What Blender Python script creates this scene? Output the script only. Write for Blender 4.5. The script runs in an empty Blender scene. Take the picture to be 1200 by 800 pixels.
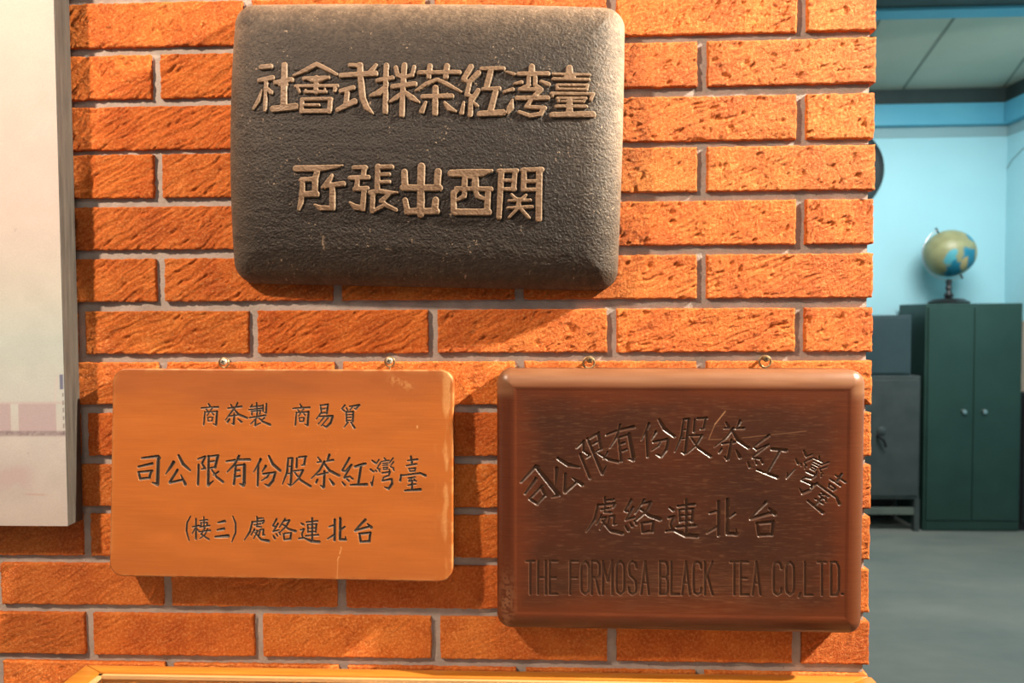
import bpy, bmesh, math
import numpy as np
from mathutils import Matrix, Vector

S = bpy.context.scene
C = S.collection
rng = np.random.default_rng(7)

# ------------------------------------------------------------------ camera
F_PX = 800.0
YAW, PITCH, ROLL, DIST = 0.03949867, -0.03263638, -0.00589287, 0.96319753
FLOOR = -1.72          # metres below the lens
CEIL = 1.925
def cam_axes():
    cy, sy = math.cos(YAW), math.sin(YAW); cp, sp = math.cos(PITCH), math.sin(PITCH)
    cr, sr = math.cos(ROLL), math.sin(ROLL)
    f = np.array([-sy*cp, cy*cp, sp]); r = np.array([cy, sy, 0.0]); u = np.cross(r, f)
    return cr*r + sr*u, cr*u - sr*r, f
RT, UP, FW = cam_axes()
EYE = np.array([0.0, -DIST, 0.0])
cam = bpy.data.cameras.new('camera'); cam_o = bpy.data.objects.new('camera', cam); C.objects.link(cam_o)
cam.sensor_width = 36.0; cam.lens = 36.0*F_PX/1200.0; cam.clip_start = 0.02; cam.clip_end = 60
cam_o.matrix_world = Matrix(((RT[0], UP[0], -FW[0], EYE[0]), (RT[1], UP[1], -FW[1], EYE[1]),
                             (RT[2], UP[2], -FW[2], EYE[2]), (0, 0, 0, 1)))
cam.dof.use_dof = True; cam.dof.focus_distance = 0.93; cam.dof.aperture_fstop = 5.0
S.camera = cam_o
S.view_settings.view_transform = 'Standard'; S.view_settings.look = 'None'
S.view_settings.gamma = 1.0; S.view_settings.use_curve_mapping = False
S.view_settings.exposure = 0.0

def ray(u, v): return (u-600)/F_PX*RT - (v-400)/F_PX*UP + FW
def U(u, v, y=0.0):
    """photo point -> world point on the plane world-y = y"""
    d = ray(u, v); return EYE + d*((y-EYE[1])/d[1])
def UZ(u, v, z):
    d = ray(u, v); return EYE + d*((z-EYE[2])/d[2])

# ------------------------------------------------------------------ world and lamps
w = bpy.data.worlds.new('world'); S.world = w; w.use_nodes = True
w.node_tree.nodes['Background'].inputs[0].default_value = (1.0, 0.92, 0.84, 1)
w.node_tree.nodes['Background'].inputs[1].default_value = 0.22

def lamp(kind, name, loc, aim, power, col, **kw):
    l = bpy.data.lights.new(name, kind); o = bpy.data.objects.new(name, l); C.objects.link(o)
    l.energy = power; l.color = col
    for k, v in kw.items(): setattr(l, k, v)
    o.location = loc
    o.rotation_euler = (Vector(aim)-Vector(loc)).to_track_quat('-Z', 'Y').to_euler()
    return o
lamp('SPOT', 'track_spot_key', (2.35, -0.58, 1.66), (0.46, 0, 0.22), 1680, (1.0, 0.91, 0.73),
     spot_size=math.radians(54), spot_blend=1.0, shadow_soft_size=0.045)
lamp('SPOT', 'track_spot_left', (-1.45, -1.20, 1.40), (-0.36, 0, 0.0), 300, (1.0, 0.77, 0.57),
     spot_size=math.radians(75), spot_blend=0.6, shadow_soft_size=0.06)
lamp('AREA', 'hall_fill_light', (0.2, -1.9, 1.75), (0, 0, -0.1), 14, (1.0, 0.90, 0.78), size=1.2)  # soft fill added above and behind the camera
lamp('AREA', 'room_ceiling_light', (2.7, 2.9, 1.74), (2.9, 3.6, -1.7), 108, (0.97, 0.98, 0.96), size=1.3)

# ------------------------------------------------------------------ node materials
def mat(name, col=(0.5, 0.5, 0.5), rough=0.6, metal=0.0, spec=0.5):
    m = bpy.data.materials.new(name); m.use_nodes = True
    b = m.node_tree.nodes['Principled BSDF']
    b.inputs['Base Color'].default_value = (*col, 1); b.inputs['Roughness'].default_value = rough
    b.inputs['Metallic'].default_value = metal; b.inputs['Specular IOR Level'].default_value = spec
    return m
class NT:
    def __init__(s, m): s.t = m.node_tree; s.b = s.t.nodes['Principled BSDF']
    def n(s, typ, **kw):
        x = s.t.nodes.new(typ)
        for k, v in kw.items(): setattr(x, k, v)
        return x
    def l(s, a, b): s.t.links.new(a, b)
    def coords(s, scale=(1, 1, 1), rot=(0, 0, 0)):
        tc = s.n('ShaderNodeTexCoord'); mp = s.n('ShaderNodeMapping')
        mp.inputs['Scale'].default_value = scale; mp.inputs['Rotation'].default_value = rot
        s.l(tc.outputs['Object'], mp.inputs['Vector']); return mp.outputs['Vector']
    def noise(s, vec, scale, detail=4, rough=0.6):
        x = s.n('ShaderNodeTexNoise'); x.inputs['Scale'].default_value = scale
        x.inputs['Detail'].default_value = detail; x.inputs['Roughness'].default_value = rough
        s.l(vec, x.inputs['Vector']); return x.outputs['Fac']
    def ramp(s, fac, stops):
        x = s.n('ShaderNodeValToRGB'); e = x.color_ramp.elements
        while len(e) < len(stops): e.new(0.5)
        for i, (p, c) in enumerate(stops): e[i].position = p; e[i].color = (*c, 1) if len(c) == 3 else c
        s.l(fac, x.inputs['Fac']); return x.outputs['Color']
    def mix(s, fac, a, b, blend='MIX'):
        x = s.n('ShaderNodeMix', data_type='RGBA', blend_type=blend)
        for sock, v in ((x.inputs[0], fac), (x.inputs[6], a), (x.inputs[7], b)):
            if isinstance(v, (int, float)): sock.default_value = v
            elif isinstance(v, tuple): sock.default_value = (*v, 1)
            else: s.l(v, sock)
        return x.outputs[2]
    def math(s, op, a, b=0.0, clamp=False):
        x = s.n('ShaderNodeMath', operation=op, use_clamp=clamp)
        for sock, v in ((x.inputs[0], a), (x.inputs[1], b)):
            if isinstance(v, (int, float)): sock.default_value = v
            else: s.l(v, sock)
        return x.outputs[0]
    def attr(s, name):
        x = s.n('ShaderNodeAttribute'); x.attribute_name = name; return x
    def base(s, c): s.l(c, s.b.inputs['Base Color'])
    def rough(s, c): s.l(c, s.b.inputs['Roughness'])
    def bump(s, fac, dist, strength=1.0):
        x = s.n('ShaderNodeBump'); x.inputs['Distance'].default_value = dist
        x.inputs['Strength'].default_value = strength
        s.l(fac, x.inputs['Height']); s.l(x.outputs[0], s.b.inputs['Normal'])

def m_brick():
    m = mat('fired_brick', rough=0.72, spec=0.25); t = NT(m)
    v = t.coords()
    n1 = t.noise(v, 14, 5); n2 = t.noise(v, 260, 4, 0.7); n3 = t.noise(v, 4, 2)
    c = t.ramp(n1, [(0.30, (0.42, 0.075, 0.009)), (0.5, (0.57, 0.126, 0.016)), (0.72, (0.68, 0.185, 0.030))])
    c = t.mix(t.math('MULTIPLY', t.math('SUBTRACT', n2, 0.49, True), 2.3, True), c, (0.84, 0.40, 0.14))
    c = t.mix(t.math('MULTIPLY', t.math('SUBTRACT', 0.46, n2, True), 4.0, True), c, (0.30, 0.06, 0.010))
    tint = t.attr('tint').outputs['Color']
    c = t.mix(1.0, c, tint, 'MULTIPLY')
    t.base(c); t.bump(t.noise(v, 420, 5, 0.75), 0.0030, 0.9)
    return m
def m_mortar():
    m = mat('grey_mortar', rough=0.9, spec=0.1); t = NT(m); v = t.coords()
    c = t.ramp(t.noise(v, 30, 5), [(0.3, (0.31, 0.265, 0.235)), (0.7, (0.45, 0.385, 0.345))])
    c = t.mix(t.math('MULTIPLY', t.math('SUBTRACT', t.noise(v, 150, 3), 0.66, True), 6, True), c, (0.12, 0.09, 0.08))
    t.base(c); t.bump(t.noise(v, 300, 4), 0.0015, 0.7); return m
def m_simple(name, c0, c1, scale, rough, bump=0.0, bscale=200, metal=0, spec=0.5, stretch=(1, 1, 1)):
    m = mat(name, c0, rough, metal, spec); t = NT(m); v = t.coords(stretch)
    t.base(t.ramp(t.noise(v, scale, 5), [(0.32, c0), (0.68, c1)]))
    if bump: t.bump(t.noise(v, bscale, 4), bump, 0.8)
    return m
def m_board(name, dark, mid, light, paint, wear_lit_c, rim, rough, grain_bump, speckle=0.0, pebble=0.0, spec=0.5, coat=0.0, stainc=(0.02, 0.02, 0.02)):
    """wood of a sign; point attributes: paint (in a character; painted shade in bare grooves), rim (worn arris with edge highlights painted in), wear (rubbed spots plus light painted on board edges)"""
    m = mat(name, mid, rough, 0, spec); t = NT(m)
    vg = t.coords((2.2, 2.2, 60)); v = t.coords()
    g = t.noise(vg, 6, 6, 0.65); big = t.noise(t.coords((3, 3, 9)), 2.0, 3)
    c = t.ramp(g, [(0.30, dark), (0.52, mid), (0.74, light)])
    c = t.mix(t.math('MULTIPLY', big, 0.55), c, mid)
    if speckle:
        sp = t.math('MULTIPLY', t.math('SUBTRACT', t.noise(v, 320, 3, 0.7), 0.62, True), speckle, True)
        c = t.mix(sp, c, wear_lit_c)
    c = t.mix(t.attr('stain').outputs['Fac'], c, stainc)
    c = t.mix(t.attr('wear').outputs['Fac'], c, wear_lit_c)
    pv = t.mix(t.noise(v, 260, 3), tuple(0.7*x for x in paint), tuple(min(1, 1.35*x) for x in paint))
    c = t.mix(t.attr('paint').outputs['Fac'], c, pv)
    c = t.mix(t.attr('rim').outputs['Fac'], c, rim)
    t.base(c)
    t.rough(t.math('ADD', rough-0.08, t.math('MULTIPLY', t.noise(v, 25, 4), 0.18)))
    if pebble: t.bump(t.math('MULTIPLY', t.noise(v, 330, 3, 0.6), t.math('SUBTRACT', 1.0, t.math('MULTIPLY', t.attr('paint').outputs['Fac'], 0.75))), pebble, 0.9)
    else: t.bump(g, grain_bump, 0.6)
    if coat:
        t.b.inputs['Coat Weight'].default_value = coat; t.b.inputs['Coat Roughness'].default_value = 0.22
    return m

M = {}
M['brick'] = m_brick(); M['mortar'] = m_mortar()
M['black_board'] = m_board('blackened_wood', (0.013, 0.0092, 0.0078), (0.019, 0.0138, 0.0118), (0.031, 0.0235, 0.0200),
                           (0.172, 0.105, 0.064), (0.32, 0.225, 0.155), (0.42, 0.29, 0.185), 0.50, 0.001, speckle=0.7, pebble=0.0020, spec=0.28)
M['orange_board'] = m_board('orange_varnished_wood', (0.30, 0.080, 0.013), (0.34, 0.094, 0.0165), (0.38, 0.112, 0.022),
                            (0.046, 0.034, 0.027), (0.56, 0.29, 0.11), (0.52, 0.22, 0.07), 0.42, 0.00006, spec=0.3, stainc=(0.20, 0.055, 0.018))
M['brown_board'] = m_board('dark_varnished_wood', (0.070, 0.0145, 0.0037), (0.092, 0.020, 0.0053), (0.115, 0.028, 0.0075),
                           (0.040, 0.016, 0.008), (0.34, 0.17, 0.085), (0.24, 0.10, 0.05), 0.35, 0.00010, speckle=0.12, spec=0.38, coat=0.0, stainc=(0.030, 0.0105, 0.0055))
M['grey_edge'] = m_simple('grey_painted_edge', (0.036, 0.029, 0.024), (0.078, 0.064, 0.053), 10, 0.55, 0.0006, 60, stretch=(18, 18, 1.2))
M['blue_wall'] = m_simple('light_blue_paint', (0.375, 0.68, 0.755), (0.40, 0.71, 0.785), 2, 0.8)
M['blue_trim'] = m_simple('sky_blue_trim_paint', (0.10, 0.40, 0.56), (0.13, 0.45, 0.60), 3, 0.5)
M['grey_band'] = m_simple('grey_blue_band', (0.25, 0.42, 0.45), (0.28, 0.45, 0.48), 3, 0.8)
M['ceiling'] = m_simple('grey_green_board', (0.50, 0.49, 0.385), (0.58, 0.54, 0.435), 1.5, 0.8)
M['grey_joint'] = m_simple('grey_joint_filler', (0.22, 0.23, 0.18), (0.28, 0.28, 0.22), 3, 0.8)
M['dark_trim'] = m_simple('dark_green_trim', (0.020, 0.040, 0.040), (0.035, 0.06, 0.058), 3, 0.6)
M['concrete'] = m_simple('worn_concrete_floor', (0.135, 0.155, 0.140), (0.21, 0.215, 0.185), 1.3, 0.62, 0.001, 30, stretch=(1.0, 2.4, 1))
M['green_steel'] = m_simple('dark_green_enamel', (0.014, 0.042, 0.032), (0.022, 0.058, 0.045), 3, 0.42)
M['slate_steel'] = m_simple('slate_enamel', (0.022, 0.045, 0.052), (0.036, 0.062, 0.068), 4, 0.5)
M['grey_steel'] = m_simple('grey_enamel', (0.038, 0.050, 0.048), (0.062, 0.074, 0.070), 5, 0.5)
M['pale_steel'] = m_simple('pale_green_enamel', (0.10, 0.12, 0.10), (0.14, 0.16, 0.13), 5, 0.5)
M['black'] = m_simple('black_paint', (0.006, 0.006, 0.006), (0.010, 0.010, 0.010), 5, 0.5)
M['black_wood'] = m_simple('black_lacquer', (0.010, 0.012, 0.013), (0.02, 0.022, 0.022), 8, 0.35)
M['brass'] = m_simple('tarnished_brass', (0.20, 0.125, 0.055), (0.36, 0.24, 0.12), 90, 0.38, metal=0.6)
M['steel_screw'] = m_simple('bright_screw_steel', (0.50, 0.42, 0.32), (0.66, 0.58, 0.46), 120, 0.34, metal=0.55)
M['case_wood'] = m_simple('honey_varnished_wood', (0.33, 0.110, 0.012), (0.44, 0.165, 0.022), 5, 0.32, 0.0002, 60, stretch=(2, 30, 30))
M['case_inside'] = m_simple('brown_lining', (0.42, 0.22, 0.085), (0.52, 0.28, 0.11), 6, 0.7, stretch=(2, 12, 12))
M['carton'] = m_simple('tan_cardboard', (0.32, 0.24, 0.18), (0.38, 0.29, 0.22), 6, 0.8)
M['chrome'] = mat('dull_chrome', (0.6, 0.62, 0.62), 0.3, 1.0)
g = mat('clear_glass', (1, 1, 1), 0.02, 0, 0.5); g.node_tree.nodes['Principled BSDF'].inputs['Transmission Weight'].default_value = 1.0
g.node_tree.nodes['Principled BSDF'].inputs['IOR'].default_value = 1.45; M['glass'] = g
def m_vcol(name, rough, spec=0.4, fine=0.0):
    m = mat(name, rough=rough, spec=spec); t = NT(m)
    c = t.attr('print').outputs['Color']
    if fine:
        c = t.mix(fine, c, t.ramp(t.noise(t.coords(), 500, 3), [(0.3, (0.55, 0.5, 0.5)), (0.7, (1, 1, 1))]), 'MULTIPLY')
    t.base(c); return m
M['print'] = m_vcol('faded_photo_print', 0.55, 0.3, 0.22)
M['globe_map'] = m_vcol('globe_map', 0.38, 0.4)

# ------------------------------------------------------------------ mesh helpers
def link(name, me, m, parent=None, smooth=True):
    o = bpy.data.objects.new(name, me); C.objects.link(o)
    for x in (m if isinstance(m, (list, tuple)) else [m]): me.materials.append(x)
    if parent is not None: o.parent = parent
    if smooth: me.polygons.foreach_set('use_smooth', np.ones(len(me.polygons), bool))
    return o
def tag(o, label=None, cat=None, group=None, kind=None):
    if label: o['label'] = label
    if cat: o['category'] = cat
    if group: o['group'] = group
    if kind: o['kind'] = kind
    return o
def struct(o): o['kind'] = 'structure'; return o
def thing(name, loc, label, cat, group=None):
    o = bpy.data.objects.new(name, None); C.objects.link(o); o.empty_display_size = 0.05
    o.location = loc; return tag(o, label, cat, group)
class MB:
    def __init__(s): s.bm = bmesh.new()
    def box(s, a, b, bev=0.0, seg=2):
        a = np.minimum(a, b), np.maximum(a, b); lo, hi = a
        r = bmesh.ops.create_cube(s.bm, size=1.0)
        vs = r['verts']
        for v in vs: v.co = Vector([lo[i] + (v.co[i]+0.5)*(hi[i]-lo[i]) for i in range(3)])
        if bev: 
            es = list({e for v in vs for e in v.link_edges})
            bmesh.ops.bevel(s.bm, geom=es, offset=bev, segments=seg, affect='EDGES', profile=0.5)
        return s
    def lathe(s, prof, centre=(0, 0, 0), axis='Z', seg=40):
        rings = []
        for r, h in prof:
            ring = []
            for i in range(seg):
                t = 2*math.pi*i/seg; p = (r*math.cos(t), r*math.sin(t), h)
                if axis == 'Y': p = (p[0], p[2], -p[1])
                ring.append(s.bm.verts.new(Vector(p)+Vector(centre)))
            rings.append(ring)
        for A, B in zip(rings, rings[1:]):
            for i in range(seg): s.bm.faces.new((A[i], A[(i+1) % seg], B[(i+1) % seg], B[i]))
        s.bm.faces.new(rings[0][::-1]); s.bm.faces.new(rings[-1]); return s
    def tube(s, pts, r, seg=10, closed=False):
        pts = [Vector(p) for p in pts]; n = len(pts); rings = []
        for i, p in enumerate(pts):
            a = pts[(i-1) % n] if (closed or i > 0) else p; b = pts[(i+1) % n] if (closed or i < n-1) else p
            d = (b-a).normalized(); ref = Vector((0, 0, 1)) if abs(d.z) < 0.9 else Vector((0, 1, 0))
            if closed: ref = Vector((0, 1, 0))
            x = d.cross(ref).normalized(); y = d.cross(x).normalized()
            rr = r[i] if isinstance(r, (list, tuple)) else r
            rings.append([s.bm.verts.new(p + (x*math.cos(2*math.pi*k/seg) + y*math.sin(2*math.pi*k/seg))*rr) for k in range(seg)])
        for i in range(n if closed else n-1):
            A, B = rings[i], rings[(i+1) % n]
            for k in range(seg): s.bm.faces.new((A[k], A[(k+1) % seg], B[(k+1) % seg], B[k]))
        if not closed: s.bm.faces.new(rings[0][::-1]); s.bm.faces.new(rings[-1])
        return s
    def poly(s, pts, ext):
        f = s.bm.faces.new([s.bm.verts.new(Vector(p)) for p in pts])
        r = bmesh.ops.extrude_face_region(s.bm, geom=[f])
        for v in r['geom']:
            if isinstance(v, bmesh.types.BMVert): v.co += Vector(ext)
        return s
    def done(s, name, m, parent=None, smooth=False):
        bmesh.ops.recalc_face_normals(s.bm, faces=s.bm.faces)
        me = bpy.data.meshes.new(name); s.bm.to_mesh(me); s.bm.free()
        o = link(name, me, m, parent, False)
        if smooth:
            me.polygons.foreach_set('use_smooth', np.ones(len(me.polygons), bool))
            try: me.set_sharp_from_angle(angle=math.radians(40))
            except Exception: pass
        return o
def mesh_np(name, V, Q, attrs=None, colattrs=None):
    me = bpy.data.meshes.new(name)
    V = np.ascontiguousarray(V, np.float32); Q = np.ascontiguousarray(Q, np.int32)
    me.vertices.add(len(V)); me.vertices.foreach_set('co', V.ravel())
    me.loops.add(Q.size); me.loops.foreach_set('vertex_index', Q.ravel())
    me.polygons.add(len(Q)); me.polygons.foreach_set('loop_start', np.arange(0, Q.size, 4, dtype=np.int32))
    me.update(calc_edges=True)
    for k, a in (attrs or {}).items():
        x = me.attributes.new(k, 'FLOAT', 'POINT'); x.data.foreach_set('value', np.ascontiguousarray(a, np.float32))
    for k, a in (colattrs or {}).items():
        x = me.attributes.new(k, 'FLOAT_COLOR', 'POINT')
        x.data.foreach_set('color', np.ascontiguousarray(np.c_[a, np.ones(len(a))], np.float32).ravel())
    me.validate(clean_customdata=False)
    return me
def gridq(nr, nc, off=0):
    i = np.arange(nr*nc).reshape(nr, nc) + off
    return np.stack([i[:-1, :-1], i[:-1, 1:], i[1:, 1:], i[1:, :-1]], -1).reshape(-1, 4)

TAB = rng.random((256, 256))
def vnoise(x, y):
    xi = np.floor(x).astype(int); yi = np.floor(y).astype(int); fx = x-xi; fy = y-yi
    fx = fx*fx*(3-2*fx); fy = fy*fy*(3-2*fy)
    a = TAB[yi & 255, xi & 255]; b = TAB[yi & 255, (xi+1) & 255]
    c = TAB[(yi+1) & 255, xi & 255]; d = TAB[(yi+1) & 255, (xi+1) & 255]
    return (a*(1-fx)+b*fx)*(1-fy) + (c*(1-fx)+d*fx)*fy
def fbm(x, y, o=4, g=0.5):
    s = 0; a = 1; n = 0
    for i in range(o):
        s = s + a*vnoise(x*2**i + 17.3*i, y*2**i + 9.1*i); n += a; a *= g
    return s/n
def sstep(a, b, x): t = np.clip((x-a)/(b-a), 0, 1); return t*t*(3-2*t)

# ------------------------------------------------------------------ the brick wall
ROW_P = 0.0735; Z0 = 0.45509
ROWS = {0: (95, 5, 1005, -18), 1: (95, 66, 1000, 44), 2: (95, 126, 1010, 109), 3: (95, 182, 1010, 169.5), 4: (95, 243, 1015, 233),
        5: (95, 303.7, 1015, 296.5), 6: (100, 365, 1015, 360), 7: (100, 424.5, 1015, 422.5), 8: (100, 484.5, 1015, 483),
        9: (95, 544, 1015, 545), 10: (105, 602.5, 1015, 605), 11: (3, 659.5, 1015, 667), 12: (5, 717.5, 1000, 728), 13: (10, 774, 1000, 789.5)}
def row_top(k, x):
    if k in ROWS:
        a = U(ROWS[k][0], ROWS[k][1]); b = U(ROWS[k][2], ROWS[k][3])
        return a[2] + (b[2]-a[2])*(x-a[0])/(b[0]-a[0])
    return Z0 - k*ROW_P
EDGE = 0.4608
JA = [0.3620, 0.1022, -0.1505, -0.4098, -0.663, -0.918, -1.173, -1.428, -1.683, -1.94]
JB = [0.2270, -0.0275, -0.2868, -0.5440, -0.801, -1.056, -1.311, -1.566, -1.821]
JW = 0.0136; BH = 0.0612; RECESS = 0.0058; WALL_T = 0.24
XMIN = -1.95
Vs, Qs, Mi, Ti, off = [], [], [], [], 0
def add_patch(V, nr, nc, mi, tint, flip=False):
    global off
    q = gridq(nr, nc, off)
    if flip: q = q[:, ::-1]
    Vs.append(V.reshape(-1, 3)); Qs.append(q); Mi.append(np.full(len(q), mi, np.int32))
    Ti.append(np.tile(np.asarray(tint, float), (nr*nc, 1))); off += nr*nc
def brick(x0, x1, k, fine, corner):
    zt0, zt1 = row_top(k, x0), row_top(k, x1)
    sp = 0.00135 if fine else 0.02
    nc = max(3, int((x1-x0)/sp)+1); nr = max(3, int(BH/sp)+1)
    s = np.linspace(0, 1, nc); t = np.linspace(0, 1, nr)
    sx, ty = np.meshgrid(s, t)
    X = x0 + (x1-x0)*sx; Zt = zt0 + (zt1-zt0)*sx; Z = Zt - BH*(1-ty)
    seed = rng.random()*200; ang = math.radians(24 + 16*rng.random())
    p = X*math.cos(ang) + Z*math.sin(ang); q = -X*math.sin(ang) + Z*math.cos(ang)
    wrp = (fbm(X*25+seed, Z*25+seed, 3)-0.5)*0.016
    q = q + wrp
    streak = np.abs(fbm(p*13+seed, q*125+seed, 5, 0.55)*2-1)**0.85       # slanting torn ridges
    low = fbm(X*22+seed, Z*22-seed, 3)-0.5
    grain = fbm(p*300+seed, q*430+seed, 3, 0.75)-0.5
    pit = sstep(0.62, 0.80, fbm(p*60+seed, q*140-seed, 3))
    # the wall's right end is pitted rather than torn; the lower courses are smoother
    cx = 0.5*(x0+x1); a_st = 0.0036 if cx < -0.1 else 0.0027
    lowc = 1.0 if k < 7 else (0.62 if k < 11 else 0.5)
    Yh = low*0.0030 + (0.42-streak)*a_st*lowc + grain*0.00125*(1.2 if cx > 0.1 else 0.9)*lowc - pit*0.0016*lowc
    d = np.minimum(np.minimum(sx, 1-sx)*(x1-x0), np.minimum(ty, 1-ty)*BH)
    rnd = np.clip(1-d/0.0016, 0, 1)**2*0.0011
    Y = -(Yh - rnd)
    if fine:                                        # ragged arrises
        ex = (fbm(Z*140+seed, X*9+seed, 3)-0.5)*0.0024*(np.exp(-sx*(x1-x0)/0.004) - np.exp(-(1-sx)*(x1-x0)/0.004))
        ez = (fbm(X*140+seed, Z*9-seed, 3)-0.5)*0.0022*(np.exp(-ty*BH/0.004) - np.exp(-(1-ty)*BH/0.004))
        X = X+ex; Z = Z+ez
    h = rng.normal(0, 1, 2)
    tint = np.array([1+0.05*h[0], 1+0.07*h[0]+0.05*h[1], 1+0.05*h[0]+0.08*h[1]])
    V = np.stack([X, Y, Z], -1)
    add_patch(V, nr, nc, 0, tint)
    dep = 0.014
    def side(line, back, flip):
        add_patch(np.stack([line, back]), 2, len(line), 0, tint, flip)
    def pushed(line, y): b = line.copy(); b[:, 1] = y; return b
    side(V[0], pushed(V[0], dep), True); side(V[-1], pushed(V[-1], dep), False)
    side(V[:, 0], pushed(V[:, 0], dep), False)
    if not corner: side(V[:, -1], pushed(V[:, -1], dep), True)
    else:                                           # the return of the wall's end
        nd = int(WALL_T/(0.0025 if fine else 0.02)); ys = np.linspace(0, 1, nd)
        L = V[:, -1]
        G = np.repeat(L[None], nd, 0).copy()
        G[:, :, 1] = L[None, :, 1] + (WALL_T-L[None, :, 1])*ys[:, None]
        bump = (fbm(G[:, :, 1]*120+seed, G[:, :, 2]*120, 4)-0.5)*0.004*np.clip(ys*20, 0, 1)[:, None]
        G[:, :, 0] += bump
        add_patch(G, nd, nr, 0, tint, True)
        for e, fl in ((0, True), (-1, False)):
            l2 = G[:, e]; b2 = l2.copy(); b2[:, 0] -= 0.02
            add_patch(np.stack([b2, l2]), 2, nd, 0, tint, fl)
k_lo = int((Z0-CEIL)/ROW_P)+1; k_hi = int((Z0-FLOOR)/ROW_P)
for k in range(k_lo, k_hi):
    js = JA if k % 2 == 0 else JB
    edges = [EDGE] + js
    if k % 2 == 0 and k <= 5: edges[5] = -0.690
    for i in range(len(edges)-1):
        x1 = edges[i] - (0 if i == 0 else JW/2); x0 = edges[i+1] + JW/2
        if i == 0:
            x1 = EDGE + rng.normal(0, 0.0007)
        fine = (-1 <= k <= 14) and x1 > -0.86
        brick(x0, x1, k, fine, i == 0)
# mortar body of the wall
def quad(a, b, c, d, mi):
    add_patch(np.array([[a, b], [d, c]], float), 2, 2, mi, (1, 1, 1))
xr = EDGE-0.0055; yb = WALL_T
quad((XMIN, RECESS, FLOOR), (xr, RECESS, FLOOR), (xr, RECESS, CEIL), (XMIN, RECESS, CEIL), 1)
quad((xr, RECESS, FLOOR), (xr, yb, FLOOR), (xr, yb, CEIL), (xr, RECESS, CEIL), 1)
quad((xr, yb, FLOOR), (XMIN, yb, FLOOR), (XMIN, yb, CEIL), (xr, yb, CEIL), 1)
me = mesh_np('wall_front', np.concatenate(Vs), np.concatenate(Qs), None, {'tint': np.concatenate(Ti)})
me.materials.append(M['brick']); me.materials.append(M['mortar'])
wall = bpy.data.objects.new('wall_front', me); C.objects.link(wall); struct(wall)
me.polygons.foreach_set('material_index', np.concatenate(Mi))
me.polygons.foreach_set('use_smooth', np.ones(len(me.polygons), bool)); me.update()

# ------------------------------------------------------------------ the room behind
Y_CAB = 4.60; Y_BACK = 5.06
XR = float(U(1178, 300, Y_BACK)[0]); XL = -2.6; Y0 = -2.6
struct(MB().box((XL, Y0, FLOOR-0.1), (XR+0.1, Y_BACK+0.1, FLOOR)).done('floor', M['concrete']))
struct(MB().box((XL, Y_BACK, FLOOR), (XR+0.1, Y_BACK+0.1, CEIL+0.1)).done('wall_back', M['blue_wall']))
struct(MB().box((XR, Y0, FLOOR), (XR+0.1, Y_BACK, CEIL+0.1)).done('wall_right', M['blue_wall']))
struct(MB().box((XL-0.1, Y0, FLOOR), (XL, Y_BACK, CEIL+0.1)).done('wall_left', M['blue_wall']))
ceil_o = struct(MB().box((XL, Y0, CEIL), (XR+0.1, Y_BACK+0.1, CEIL+0.1)).done('ceiling', M['ceiling']))
# joints between the ceiling boards
def ceil_strip(p, q, wd):
    a = UZ(*p, CEIL); b = UZ(*q, CEIL); d = b-a; d /= np.linalg.norm(d); n = np.array([-d[1], d[0], 0])*wd/2
    a = a-d*0.4; b = b+d*0.05
    return [(*(a+n)[:2], CEIL-0.003), (*(b+n)[:2], CEIL-0.003), (*(b-n)[:2], CEIL-0.003), (*(a-n)[:2], CEIL-0.003)]
mb = MB()
for p, q in (((1116, 24), (1057, 106)), ((1214, 50), (1176, 102)), ((1030, 24), (990, 100))):
    mb.poly(ceil_strip(p, q, 0.020), (0, 0, 0.004))
mb.done('board_joint', M['grey_joint'], ceil_o)
# blue batten across the ceiling, dark board on its near side
yb0 = float(UZ(1100, 22, CEIL-0.03)[1])
struct(MB().box((XL, yb0-0.13, CEIL-0.03), (XR, yb0, CEIL), 0.004).done('trim_1', M['blue_trim']))
struct(MB().box((XL, yb0-1.6, CEIL-0.012), (XR, yb0-0.13, CEIL-0.0005)).done('trim_2', M['dark_trim']))
# dark strip, blue cornice and grey band round the top of the walls
zb = lambda v, y: float(U(1100, v, y)[2])
def cornice(name, z1, z0, out, m):
    mb = MB().box((XL, Y_BACK-out, z0), (XR-out, Y_BACK-0.0002, z1), 0.003)
    struct(mb.done(name+'_back', m))
    mb = MB().box((XR-out, yb0, z0), (XR-0.0002, Y_BACK-0.0002, z1), 0.003)
    return struct(mb.done(name+'_right', m))
zc = zb(121, Y_BACK-0.07)
MBc = None
struct(MB().box((XL, Y_BACK-0.05, zc), (XR-0.05, Y_BACK-0.0002, CEIL)).done('trim_3', M['dark_trim']))
struct(MB().box((XR-0.05, yb0, zc), (XR-0.0002, Y_BACK-0.0002, CEIL)).done('trim_4', M['dark_trim']))
z1 = zb(146, Y_BACK-0.07)
struct(MB().box((XL, Y_BACK-0.075, z1), (XR-0.075, Y_BACK-0.0002, zc), 0.006).done('trim_5', M['blue_trim']))
struct(MB().box((XR-0.075, yb0, z1), (XR-0.0002, Y_BACK-0.0002, zc), 0.006).done('trim_6', M['blue_trim']))
z2 = zb(161, Y_BACK)
struct(MB().box((XL, Y_BACK-0.006, z2), (XR-0.006, Y_BACK-0.0002, z1)).done('trim_7', M['grey_band']))
struct(MB().box((XR-0.006, yb0, z2), (XR-0.0002, Y_BACK-0.0002, z1)).done('trim_8', M['grey_band']))

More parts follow.
